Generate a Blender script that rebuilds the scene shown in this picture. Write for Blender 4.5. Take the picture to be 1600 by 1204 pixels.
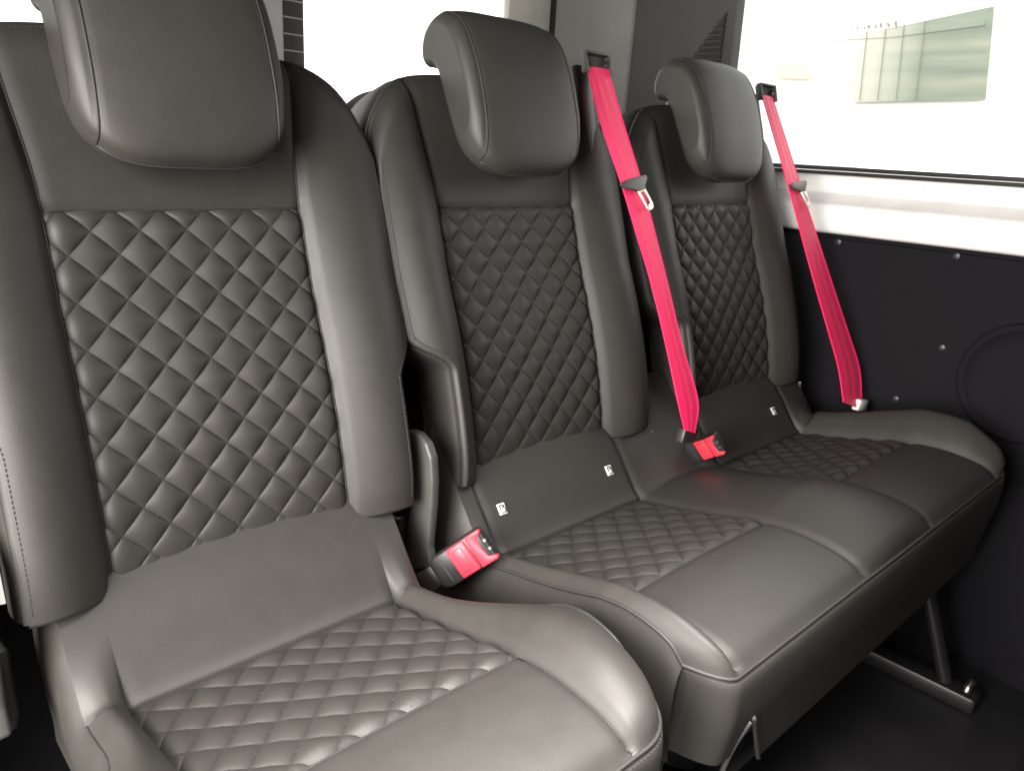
import bpy, bmesh, math, random
import numpy as np
from mathutils import Vector, Matrix
random.seed(4)
for o in list(bpy.data.objects): bpy.data.objects.remove(o)
scene = bpy.context.scene
COL = scene.collection

# ------------------------------------------------------------------ camera
CAM = np.array([-0.8275, -0.7734, 0.4457])
CR = np.array([0.73099071, -0.68009264, 0.05591582])
CU = np.array([0.16079396, 0.25130146, 0.95445947])
CF = np.array([0.66317259, 0.68871008, -0.29305382])
FPX = 1206.4
cam = bpy.data.cameras.new('camera'); camo = bpy.data.objects.new('camera', cam); COL.objects.link(camo)
cam.sensor_width = 36; cam.lens = 36 * FPX / 1600; cam.clip_start = 0.02; cam.clip_end = 200
camo.matrix_world = Matrix(((CR[0], CU[0], -CF[0], CAM[0]), (CR[1], CU[1], -CF[1], CAM[1]), (CR[2], CU[2], -CF[2], CAM[2]), (0, 0, 0, 1)))
scene.camera = camo
# ------------------------------------------------------------------ world: bright white showroom round the van
w = bpy.data.worlds.new('World'); scene.world = w; w.use_nodes = True
bg = w.node_tree.nodes['Background']; bg.inputs[0].default_value = (1.0, 0.985, 0.95, 1); bg.inputs[1].default_value = 1.6
# ------------------------------------------------------------------ lamps
def area(name, loc, aim, sx, sy, power, col=(1, .96, .9), spread=180):
    l = bpy.data.lights.new(name, 'AREA'); l.shape = 'RECTANGLE'; l.size = sx; l.size_y = sy; l.energy = power; l.color = col; l.spread = math.radians(spread)
    o = bpy.data.objects.new(name, l); COL.objects.link(o); o.location = loc
    o.rotation_euler = (Vector(aim) - Vector(loc)).to_track_quat('-Z', 'Y').to_euler(); return o
area('doorway_lamp', (-1.6, -0.42, 0.45), (-0.3, -0.1, -.05), .9, 1.0, 25, spread=150)
area('cushion_fill', (-0.43, -0.67, 0.985), (-0.41, -0.62, 0.0), .6, .5, 5.6, spread=60)  # added fill light below the roof, brightens the near cushion; no fixture
scene.cycles.filter_width = 1.9
scene.view_settings.view_transform = 'Standard'; scene.view_settings.look = 'None'
scene.view_settings.exposure = 1.3; scene.view_settings.gamma = 1

# ------------------------------------------------------------------ pixel helpers (photo pixels, 1600 x 1204)
REC = 0.2863
YB = np.array([0, math.sin(REC), math.cos(REC)]); NB = np.array([0, -math.cos(REC), math.sin(REC)])
SX = [-0.4936, 0.0, 0.55]
def ray(x, y): return CF + CR * (x - 800) / FPX + CU * (602 - y) / FPX
def on_plane(x, y, o, n):
    d = ray(x, y); t = ((np.array(o) - CAM) @ n) / (d @ n); return CAM + t * d
def px_back(i, x, y, n): return on_plane(x, y, np.array([SX[i], 0, 0]) + NB * n, NB)
def px_x(X, x, y): return on_plane(x, y, (X, 0, 0), np.array([1., 0, 0]))
def px_y(Y, x, y): return on_plane(x, y, (0, Y, 0), np.array([0, 1., 0]))
def px_z(Z, x, y): return on_plane(x, y, (0, 0, Z), np.array([0, 0, 1.]))

# ------------------------------------------------------------------ materials
def new_mat(name):
    m = bpy.data.materials.new(name); m.use_nodes = True
    nt = m.node_tree; return m, nt, nt.nodes['Principled BSDF']
def mat(name, col, rough=.5, metal=0, bump=None, var=0, spec=.5, sheen=0, coat=0):
    m, nt, b = new_mat(name); N = nt.nodes; L = nt.links
    b.inputs['Base Color'].default_value = (*col, 1); b.inputs['Roughness'].default_value = rough
    b.inputs['Metallic'].default_value = metal; b.inputs['Specular IOR Level'].default_value = spec
    if sheen: b.inputs['Sheen Weight'].default_value = sheen
    if coat: b.inputs['Coat Weight'].default_value = coat
    tc = N.new('ShaderNodeTexCoord')
    if bump:
        sc, st, dist = bump
        n1 = N.new('ShaderNodeTexNoise'); n1.inputs['Scale'].default_value = sc; n1.inputs['Detail'].default_value = 4
        L.new(tc.outputs['Object'], n1.inputs['Vector'])
        bp = N.new('ShaderNodeBump'); bp.inputs['Strength'].default_value = st; bp.inputs['Distance'].default_value = dist
        L.new(n1.outputs['Fac'], bp.inputs['Height']); L.new(bp.outputs['Normal'], b.inputs['Normal'])
    if var:
        n2 = N.new('ShaderNodeTexNoise'); n2.inputs['Scale'].default_value = 14; n2.inputs['Detail'].default_value = 6
        L.new(tc.outputs['Object'], n2.inputs['Vector'])
        r = N.new('ShaderNodeMapRange'); r.inputs['To Min'].default_value = rough - var; r.inputs['To Max'].default_value = rough + var
        L.new(n2.outputs['Fac'], r.inputs['Value']); L.new(r.outputs['Result'], b.inputs['Roughness'])
        mx = N.new('ShaderNodeMix'); mx.data_type = 'RGBA'
        mx.inputs['A'].default_value = (*[c * .82 for c in col], 1); mx.inputs['B'].default_value = (*[min(1, c * 1.18) for c in col], 1)
        L.new(n2.outputs['Fac'], mx.inputs['Factor']); L.new(mx.outputs['Result'], b.inputs['Base Color'])
    return m
def leather_mat():
    m, nt, b = new_mat('black_leather'); N = nt.nodes; L = nt.links
    tc = N.new('ShaderNodeTexCoord')
    vo = N.new('ShaderNodeTexVoronoi'); vo.inputs['Scale'].default_value = 620; L.new(tc.outputs['Object'], vo.inputs['Vector'])
    no = N.new('ShaderNodeTexNoise'); no.inputs['Scale'].default_value = 38; no.inputs['Detail'].default_value = 5; L.new(tc.outputs['Object'], no.inputs['Vector'])
    b1 = N.new('ShaderNodeBump'); b1.inputs['Strength'].default_value = .12; b1.inputs['Distance'].default_value = .0006
    L.new(vo.outputs['Distance'], b1.inputs['Height'])
    b2 = N.new('ShaderNodeBump'); b2.inputs['Strength'].default_value = .05; b2.inputs['Distance'].default_value = .006
    L.new(no.outputs['Fac'], b2.inputs['Height']); L.new(b1.outputs['Normal'], b2.inputs['Normal']); L.new(b2.outputs['Normal'], b.inputs['Normal'])
    r = N.new('ShaderNodeMapRange'); r.inputs['To Min'].default_value = .5; r.inputs['To Max'].default_value = .6
    L.new(no.outputs['Fac'], r.inputs['Value']); L.new(r.outputs['Result'], b.inputs['Roughness'])
    cr = N.new('ShaderNodeMix'); cr.data_type = 'RGBA'
    cr.inputs['A'].default_value = (.026, .0238, .0218, 1); cr.inputs['B'].default_value = (.034, .031, .0282, 1)
    L.new(no.outputs['Fac'], cr.inputs['Factor']); L.new(cr.outputs['Result'], b.inputs['Base Color'])
    b.inputs['Specular IOR Level'].default_value = .45
    return m
M = {}
M['leather'] = leather_mat()
M['thread'] = mat('seam_thread', (.04, .037, .034), .8)
M['groove'] = mat('seam_piping', (.022, .02, .02), .6)
M['plastic'] = mat('black_plastic', (.022, .021, .022), .42, bump=(900, .15, .0004), var=.06)
M['gplastic'] = mat('dark_grey_plastic', (.05, .048, .046), .45, bump=(900, .15, .0004), var=.06)
M['chrome'] = mat('chrome', (.8, .8, .8), .12, 1)
M['steel'] = mat('satin_steel', (.62, .58, .54), .32, 1)
M['redbtn'] = mat('red_button_plastic', (.75, .035, .06), .38)
M['white_tag'] = mat('white_tag_print', (.8, .79, .76), .6)
M['black_print'] = mat('black_print', (.012, .012, .012), .6)
M['white_paint'] = mat('white_vehicle_paint', (.86, .84, .82), .3, var=.04, coat=.5)
M['cream_paint'] = mat('cream_vehicle_paint', (.74, .72, .66), .38, var=.04)
M['grey_paint'] = mat('grey_door_paint', (.5, .5, .49), .4, var=.04)
M['rubber'] = mat('black_rubber', (.015, .015, .016), .5)
M['pillar'] = mat('grey_fabric_trim', (.066, .064, .062), .8, bump=(600, .4, .0006), var=.05)
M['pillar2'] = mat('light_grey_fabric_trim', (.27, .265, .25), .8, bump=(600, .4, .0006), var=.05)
M['panel'] = mat('black_door_card', (.0055, .005, .007), .85, bump=(260, .5, .001), var=.08, spec=.22)
M['floor'] = mat('black_vinyl_floor', (.012, .011, .013), .55, bump=(120, .4, .001), var=.1)
M['headliner'] = mat('grey_headliner', (.16, .155, .15), .9, bump=(400, .3, .001))
M['frame_metal'] = mat('black_painted_metal', (.014, .013, .014), .3, var=.06)
M['backgrey'] = mat('grey_seat_back_plastic', (.19, .185, .18), .5, var=.05)
def belt_mat():
    m, nt, b = new_mat('crimson_webbing'); N = nt.nodes; L = nt.links
    b.inputs['Base Color'].default_value = (.93, .006, .115, 1); b.inputs['Roughness'].default_value = .5
    b.inputs['Sheen Weight'].default_value = .25; b.inputs['Sheen Roughness'].default_value = .4; b.inputs['Sheen Tint'].default_value = (1, .45, .55, 1)
    tc = N.new('ShaderNodeTexCoord'); wv = N.new('ShaderNodeTexWave'); wv.inputs['Scale'].default_value = 420; wv.inputs['Distortion'].default_value = .4
    L.new(tc.outputs['Object'], wv.inputs['Vector']); bp = N.new('ShaderNodeBump'); bp.inputs['Strength'].default_value = .25; bp.inputs['Distance'].default_value = .0004
    L.new(wv.outputs['Fac'], bp.inputs['Height']); L.new(bp.outputs['Normal'], b.inputs['Normal'])
    return m
M['belt'] = belt_mat()
def glass_mat():
    m, nt, b = new_mat('window_glass'); N = nt.nodes; L = nt.links; N.remove(b)
    tr = N.new('ShaderNodeBsdfTransparent'); tr.inputs[0].default_value = (.97, .98, .97, 1)
    gl = N.new('ShaderNodeBsdfGlossy'); gl.inputs['Roughness'].default_value = .02
    fr = N.new('ShaderNodeFresnel'); fr.inputs[0].default_value = 1.3
    mx = N.new('ShaderNodeMixShader'); L.new(fr.outputs[0], mx.inputs[0]); L.new(tr.outputs[0], mx.inputs[1]); L.new(gl.outputs[0], mx.inputs[2])
    L.new(mx.outputs[0], N['Material Output'].inputs[0]); return m
M['glass'] = glass_mat()
def poster_mat():
    m, nt, b = new_mat('faded_print'); N = nt.nodes; L = nt.links
    tc = N.new('ShaderNodeTexCoord'); mp = N.new('ShaderNodeMapping'); mp.inputs['Scale'].default_value = (1, .8, 9); mp.inputs['Rotation'].default_value = (.16, 0, 0)
    L.new(tc.outputs['Object'], mp.inputs['Vector']); no = N.new('ShaderNodeTexNoise'); no.inputs['Scale'].default_value = 2.2; no.inputs['Detail'].default_value = 4
    L.new(mp.outputs['Vector'], no.inputs['Vector'])
    cr = N.new('ShaderNodeValToRGB'); cr.color_ramp.elements[0].position = .3; cr.color_ramp.elements[0].color = (.15, .175, .14, 1)
    cr.color_ramp.elements[1].position = .75; cr.color_ramp.elements[1].color = (.3, .29, .23, 1)
    e = cr.color_ramp.elements.new(.5); e.color = (.2, .23, .185, 1)
    L.new(no.outputs['Fac'], cr.inputs['Fac'])
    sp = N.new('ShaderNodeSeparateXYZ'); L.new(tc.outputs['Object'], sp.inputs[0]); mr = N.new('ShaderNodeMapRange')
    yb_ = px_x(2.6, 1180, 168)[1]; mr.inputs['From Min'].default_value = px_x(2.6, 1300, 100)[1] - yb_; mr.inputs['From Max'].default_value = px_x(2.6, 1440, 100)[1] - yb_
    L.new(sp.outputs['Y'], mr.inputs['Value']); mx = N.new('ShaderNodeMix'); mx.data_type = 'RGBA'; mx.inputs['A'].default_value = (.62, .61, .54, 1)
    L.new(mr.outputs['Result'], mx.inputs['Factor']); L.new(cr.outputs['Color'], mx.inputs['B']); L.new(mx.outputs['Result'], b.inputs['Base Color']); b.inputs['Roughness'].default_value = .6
    return m
M['poster'] = poster_mat()
M['poster_white'] = mat('poster_white', (.85, .84, .8), .6)
M['poster_orange'] = mat('poster_orange', (.7, .55, .42), .6)
M['poster_dark'] = mat('poster_grey_ink', (.2, .19, .16), .6)

# ------------------------------------------------------------------ object helpers
def mesh_obj(name, V, F, material, parent=None, smooth=True, sharp=None, label=None):
    base = np.zeros(3)
    r = parent
    while r is not None:
        base = base + np.array(r.location); r = r.parent
    me = bpy.data.meshes.new(name)
    me.from_pydata([tuple(np.asarray(v, float) - base) for v in V], [], [tuple(int(i) for i in f) for f in F]); me.update()
    if smooth:
        for p_ in me.polygons: p_.use_smooth = True
        if sharp: me.set_sharp_from_angle(angle=math.radians(sharp))
    me.materials.append(material)
    o = bpy.data.objects.new(name, me); COL.objects.link(o); o.parent = parent
    if label: o['label'] = label
    return o
def thing(name, label, cat, loc, group=None):
    o = bpy.data.objects.new(name, None); COL.objects.link(o); o.location = loc; o.empty_display_size = .05
    o['label'] = label; o['category'] = cat
    if group: o['group'] = group
    bpy.context.view_layer.update(); return o
def structure(o): o['kind'] = 'structure'; return o
def grid(fn, nu, nv):
    V = [fn(i / nu, j / nv) for j in range(nv + 1) for i in range(nu + 1)]
    F = [(j * (nu + 1) + i, j * (nu + 1) + i + 1, (j + 1) * (nu + 1) + i + 1, (j + 1) * (nu + 1) + i) for j in range(nv) for i in range(nu)]
    return V, F
def merge(*parts):
    V, F = [], []
    for v, f in parts:
        o = len(V); V += list(v); F += [tuple(i + o for i in g) for g in f]
    return V, F
def bm_out(bm):
    bm.verts.ensure_lookup_table(); bm.verts.index_update()
    V = [np.array(v.co) for v in bm.verts]; F = [tuple(v.index for v in f.verts) for f in bm.faces]; bm.free(); return V, F
def box(c, ax, ay, az, bevel=0, seg=2):
    c, ax, ay, az = map(lambda q: np.array(q, float), (c, ax, ay, az))     # half-extent vectors
    bm = bmesh.new(); bmesh.ops.create_cube(bm, size=2)
    lx, ly, lz = np.linalg.norm(ax), np.linalg.norm(ay), np.linalg.norm(az)
    for v in bm.verts: v.co = Vector((v.co.x * lx, v.co.y * ly, v.co.z * lz))
    if bevel: bmesh.ops.bevel(bm, geom=bm.edges[:], offset=bevel, segments=seg, affect='EDGES', profile=.5)
    V, F = bm_out(bm); ex, ey, ez = ax / lx, ay / ly, az / lz
    return [c + v[0] * ex + v[1] * ey + v[2] * ez for v in V], F
def abox(x0, x1, y0, y1, z0, z1, bevel=0, seg=2):
    return box(((x0 + x1) / 2, (y0 + y1) / 2, (z0 + z1) / 2), ((x1 - x0) / 2, 0, 0), (0, (y1 - y0) / 2, 0), (0, 0, (z1 - z0) / 2), bevel, seg)
def tube(pts, r, n=6, cap=True):
    pts = [np.array(p_, float) for p_ in pts]; V = []; F = []
    up = np.array([0.13, .21, .97])
    for k, p_ in enumerate(pts):
        t = pts[min(k + 1, len(pts) - 1)] - pts[max(k - 1, 0)]; t = t / (np.linalg.norm(t) + 1e-12)
        a = np.cross(t, up); a /= np.linalg.norm(a) + 1e-12; b = np.cross(t, a)
        rr = r[k] if hasattr(r, '__len__') else r
        for i in range(n):
            q = 2 * math.pi * i / n; V.append(p_ + rr * (math.cos(q) * a + math.sin(q) * b))
    for k in range(len(pts) - 1):
        for i in range(n): F.append((k * n + i, k * n + (i + 1) % n, (k + 1) * n + (i + 1) % n, (k + 1) * n + i))
    if cap: F.append(tuple(range(n))[::-1]); F.append(tuple((len(pts) - 1) * n + i for i in range(n)))
    return V, F
def prism(poly, depth, bevel=.002, seg=2):
    """poly: 3-D points of a planar outline; depth: extrusion vector"""
    bm = bmesh.new(); depth = np.array(depth, float)
    a = [bm.verts.new(q) for q in poly]; b = [bm.verts.new(np.array(q) + depth) for q in poly]; n = len(poly)
    bm.faces.new(a); bm.faces.new(b[::-1])
    for i in range(n): bm.faces.new((a[i], b[i], b[(i + 1) % n], a[(i + 1) % n]))
    bmesh.ops.recalc_face_normals(bm, faces=bm.faces[:])
    if bevel: bmesh.ops.bevel(bm, geom=[e for e in bm.edges], offset=bevel, segments=seg, affect='EDGES', profile=.5, clamp_overlap=True)
    return bm_out(bm)
def resample(pts, step):
    pts = [np.array(p_, float) for p_ in pts]; out = [pts[0]]; acc = 0
    for a, b in zip(pts[:-1], pts[1:]):
        d = np.linalg.norm(b - a)
        if d < 1e-9: continue
        t = step - acc
        while t <= d: out.append(a + (b - a) * t / d); t += step
        acc = (acc + d) % step if d + acc >= step else acc + d
    return out
def stitches(paths, pitch=.0042, frac=.62, r=.00055):
    parts = []
    for pts in paths:
        q = resample(pts, pitch)
        for a, b in zip(q[:-1], q[1:]):
            e = a + (b - a) * frac; parts.append(tube([a, e], r, 4))
    return merge(*parts)
def ss(x, a, b):
    t = min(1, max(0, (x - a) / (b - a))); return t * t * (3 - 2 * t)
def spline(pts, n):
    P = [np.array(q, float) for q in pts]; P = [2 * P[0] - P[1]] + P + [2 * P[-1] - P[-2]]; out = []
    segs = len(P) - 3
    for s in range(segs):
        for k in range(n):
            t = k / n; a, b, c, d = P[s:s + 4]
            out.append(.5 * (2 * b + (c - a) * t + (2 * a - 5 * b + 4 * c - d) * t * t + (3 * b - a - 3 * c + d) * t ** 3))
    out.append(P[-2]); return out

# ------------------------------------------------------------------ seat backs
PW, PH = .140, .378            # half width of centre panel, top of quilted insert
VB = -.085
VBB = -.014
TOPV = .572
class Back:
    def __init__(s, i, hwl, hwr, nl, nr):
        s.i = i; s.hw = {-1: hwl, 1: hwr}; s.notch = {-1: nl, 1: nr}
    def VT(s, u):
        h = s.hw[1 if u > 0 else -1]; x = min(1, abs(u) / h)
        return .435 + (TOPV - .435) * (1 - x ** 3.0) ** (1 / 2.2)
    def cut(s, u, v):
        sd = 1 if u > 0 else -1; au = abs(u); h = s.hw[sd]
        if au > PW: au = PW + (au - PW) * (h - PW - s.notch[sd] * (1 - ss(v, .15, .205))) / (h - PW)
        return au
    def n(s, u, v):
        sd = 1 if u > 0 else -1; h = s.hw[sd]; au = s.cut(u, v)
        lum = .010 * math.sin(min(1, max(0, (v + .02) / .3)) * math.pi) - .004
        if v < .02: lum -= 2.2 * (.02 - v) ** 2
        A = .032 - .018 * ss(v, .22, .52) - .006 * ss(v, .5, .57)
        A *= 1 - .25 * ss(-v, -.05, .07)
        if au <= PW:
            n = lum - .005 * (1 - (au / PW) ** 2)
        else:
            t = (au - PW) / (h - PW)
            if t < .55: bpf = math.sin(math.pi / 2 * t / .55) ** .9
            else: bpf = 1 - .75 * (1 - math.cos(math.pi / 2 * (t - .55) / .45))
            n = lum + A * bpf
        n -= (.006 if au > PW else .0035) * math.exp(-((au - PW) / .005) ** 2)
        if au <= PW + .001: n -= (.006 if v > PH else .0035) * math.exp(-((v - PH) / .005) ** 2)
        e = s.VT(u) - v
        if e < .035: n -= .016 * (1 - max(e, 0) / .035) ** 2
        return n
    def warp(s, u, v):
        sd = 1 if u > 0 else -1; au = abs(u); h = s.hw[sd]
        au = s.cut(u, v)
        au += .017 * ss(v, .38, .56) * max(0, 1 - abs(abs(u) - PW) / .1)
        return sd * au
    def P(s, u, v, dn=0):
        return np.array([SX[s.i] + s.warp(u, v), 0, 0]) + YB * v + NB * (s.n(u, v) + dn)

def quilt(surf, x0, x1, y0, y1, a, b, px, py, parent, puff, name='quilted_insert'):
    """backing sheet with one pillowed diamond for every stitched cell"""
    V, F = grid(lambda s, t: surf(x0 + (x1 - x0) * s, y0 + (y1 - y0) * t, -.003), 24, 24)
    ins = mesh_obj(name, V, F, M['leather'], parent)
    i0 = int((x0 - px) / (a / 2)) - 3; i1 = int((x1 - px) / (a / 2)) + 3
    j0 = int((y0 - py) / (b / 2)) - 3; j1 = int((y1 - py) / (b / 2)) + 3
    n = 10
    for i in range(i0, i1):
        for j in range(j0, j1):
            if (i + j) % 2 == 0: continue
            cx, cy = px + i * a / 2, py + j * b / 2
            if cx + a / 2 <= x0 + .004 or cx - a / 2 >= x1 - .004 or cy + b / 2 <= y0 + .004 or cy - b / 2 >= y1 - .004: continue
            bm = bmesh.new(); vs = []
            for q in range(n + 1):
                for p_ in range(n + 1):
                    # concentrate rows at the seams
                    pp = .5 - .5 * math.cos(math.pi * p_ / n); qq = .5 - .5 * math.cos(math.pi * q / n)
                    vs.append(bm.verts.new((cx + (pp - qq) * a / 2, cy + (pp + qq - 1) * b / 2, 0)))
            for q in range(n):
                for p_ in range(n):
                    k = q * (n + 1) + p_; bm.faces.new((vs[k], vs[k + 1], vs[k + n + 2], vs[k + n + 1]))
            for co, no in (((x0, 0, 0), (-1, 0, 0)), ((x1, 0, 0), (1, 0, 0)), ((0, y0, 0), (0, -1, 0)), ((0, y1, 0), (0, 1, 0))):
                bmesh.ops.bisect_plane(bm, geom=bm.verts[:] + bm.edges[:] + bm.faces[:], plane_co=co, plane_no=no, clear_outer=True, dist=1e-6)
            if not bm.faces: bm.free(); continue
            pf = puff * random.uniform(.88, 1.12); tx, ty = random.uniform(-.12, .12), random.uniform(-.12, .12)
            for v in bm.verts:
                x, y = v.co.x, v.co.y
                X = (x - cx) / a; Y = (y - cy) / b
                pp = min(1, max(0, X + Y + .5)); qq = min(1, max(0, Y - X + .5))
                hgt = (16 * pp * qq * (1 - pp) * (1 - qq)) ** .72 * (1 + tx * X * 2 + ty * Y * 2)
                edge = min(x - x0, x1 - x, y - y0, y1 - y)
                hgt *= min(1, .62 + max(0, edge) / .03)
                v.co = Vector(surf(x, y, -.0015 + pf * hgt))
            V, F = bm_out(bm)
            mesh_obj('quilt_diamond', V, F, M['leather'], ins)
    # seam thread along both diagonals
    paths = []
    for sgn in (1, -1):
        for k in range(-60, 60):
            # line: (x-px)/a*2 - sgn*(y-py)/b*2 = odd
            c = 2 * k + 1
            pts = []
            for q in range(0, 121):
                y = y0 + .003 + (y1 - y0 - .006) * q / 120; x = px + a / 2 * (c + sgn * (y - py) * 2 / b)
                if x0 + .002 < x < x1 - .002: pts.append(surf(x, y, -.0009))
            if len(pts) > 2: paths.append(pts)
    V, F = stitches(paths, .0040, .66, .0006)
    st = mesh_obj('quilt_stitching', V, F, M['thread'], ins, smooth=False); st['kind'] = 'stuff'
    return ins

def strip_line(pts, r, mat_, name, parent):
    V, F = tube(pts, r, 6); return mesh_obj(name, V, F, mat_, parent)

def build_back(B, root, phase):
    i = B.i
    for sd in (-1, 1):
        h = B.hw[sd]
        def fn(s, t, sd=sd, h=h):
            u = sd * (PW + s * (h - PW))
            if t < .1:
                a = (1 - t / .1); v = VBB - .006 * math.sin(min(1, a * 1.6) * math.pi / 2); dn = -.014 * (1 - math.cos(min(1, a * 1.6) * math.pi / 2)) - max(0, a - .6) * .2
                return B.P(u, VBB, dn) + YB * (v - VBB)
            v = VBB + (t - .1) / .9 * (B.VT(u) - VBB); return B.P(u, v)
        V, F = grid(fn, 26, 80)
        if sd < 0: F = [f[::-1] for f in F]
        mesh_obj('back_bolster', V, F, M['leather'], root)
        strip_line([B.P(sd * PW, VB + (B.VT(PW) - .004 - VB) * k / 60, .0004) for k in range(61)], .0011, M['groove'], 'seam_cord', root)
    V, F = grid(lambda s, t: B.P((2 * s - 1) * PW, PH + t * (B.VT((2 * s - 1) * PW) - PH)), 40, 34)
    mesh_obj('upper_panel', V, F, M['leather'], root)
    strip_line([B.P((2 * k / 40 - 1) * PW, PH, .0004) for k in range(41)], .0011, M['groove'], 'seam_cord', root)
    quilt(lambda x, y, dn: B.P(x, y, dn * (1 if dn < 0 else ss(y, -.012, .05))), -PW, PW, VB + .03, PH, .0495, .0485, phase[0], phase[1], root, .0054)
    # boxing (leather side wall) round the outline
    h0, h1 = B.hw[-1], B.hw[1]; loop = []
    for k in range(50): v = VBB + (.435 - VBB) * k / 50; loop.append((-h0, v))
    for k in range(61):
        q = -1 + 2 * k / 60; q = math.sin(q * math.pi / 2); u = q * (h0 if q < 0 else h1); loop.append((u, B.VT(u)))
    for k in range(1, 51): v = .435 - (.435 - VBB) * k / 50; loop.append((h1, v))
    # outward directions
    W = [np.array([B.warp(u, v), v]) for u, v in loop]
    out = []
    for k in range(len(W)):
        t = W[min(k + 1, len(W) - 1)] - W[max(k - 1, 0)]; t /= np.linalg.norm(t) + 1e-9; out.append(np.array([-t[1], t[0]]))
    for _ in range(2): out = [out[0]] + [(out[k - 1] + 2 * out[k] + out[k + 1]) / 4 for k in range(1, len(out) - 1)] + [out[-1]]
    rings = [(0, 0), (.0030, -.0025), (.0042, -.006), (.0030, -.0095), (.0016, -.0105), (.0046, -.015), (.0065, -.026), (.0065, -.055), (.004, -.085), (-.004, -.1)]
    V = []; nl = len(loop)
    for ro, rn in rings:
        for k, (u, v) in enumerate(loop):
            n = B.n(u, v) + rn
            if rn < -.02: n = min(n, B.n(u, v) - .015)
            q = W[k] + out[k] * ro
            V.append(np.array([SX[i] + q[0], 0, 0]) + YB * q[1] + NB * n)
    F = [(r * nl + k, (r + 1) * nl + k, (r + 1) * nl + k + 1, r * nl + k + 1) for r in range(len(rings) - 1) for k in range(nl - 1)]
    mesh_obj('side_boxing', V, F, M['leather'], root)
    # double row of stitching beside the edge seam
    rows = []
    for ro, rn in ((.0034, -.0135), (.0012, .0004)):
        row = []
        for k, (u, v) in enumerate(loop):
            if v < VBB + .004: continue
            q = W[k] + out[k] * (ro + .0004) if ro > .002 else W[k] - out[k] * .004
            uu = u * (1 - .004 / max(abs(u), .02)) if ro < .002 else u
            vv = v if ro > .002 else min(v, B.VT(uu) - .004)
            if ro < .002: row.append(B.P(uu, vv, .0004))
            else: row.append(np.array([SX[i] + q[0], 0, 0]) + YB * q[1] + NB * (B.n(u, v) + rn))
        rows.append(row)
    V, F = stitches(rows, .005, .66, .0007)
    st = mesh_obj('edge_stitching', V, F, M['thread'], root, smooth=False); st['kind'] = 'stuff'
    # hard grey shell at the back, standing a little proud of the outline
    V = []; sh = [(.001, -.1), (.009, -.104), (.011, -.115), (.006, -.128), (-.02, -.135), (-.1, -.137)]
    for ro, rn in sh:
        for k, (u, v) in enumerate(loop):
            q = W[k] + out[k] * ro; q[1] = max(q[1], VBB)
            if ro < -.05: q[0] *= .5
            V.append(np.array([SX[i] + q[0], 0, 0]) + YB * q[1] + NB * rn)
    F = [(r * nl + k, (r + 1) * nl + k, (r + 1) * nl + k + 1, r * nl + k + 1) for r in range(len(sh) - 1) for k in range(nl - 1)]
    F += [((len(sh) - 1) * nl + k, (len(sh) - 1) * nl + nl - 1 - k, (len(sh) - 1) * nl + nl - 2 - k, (len(sh) - 1) * nl + k + 1) for k in range(nl // 2 - 1)]
    mesh_obj('back_shell', V, F, M['backgrey'], root)

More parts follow.
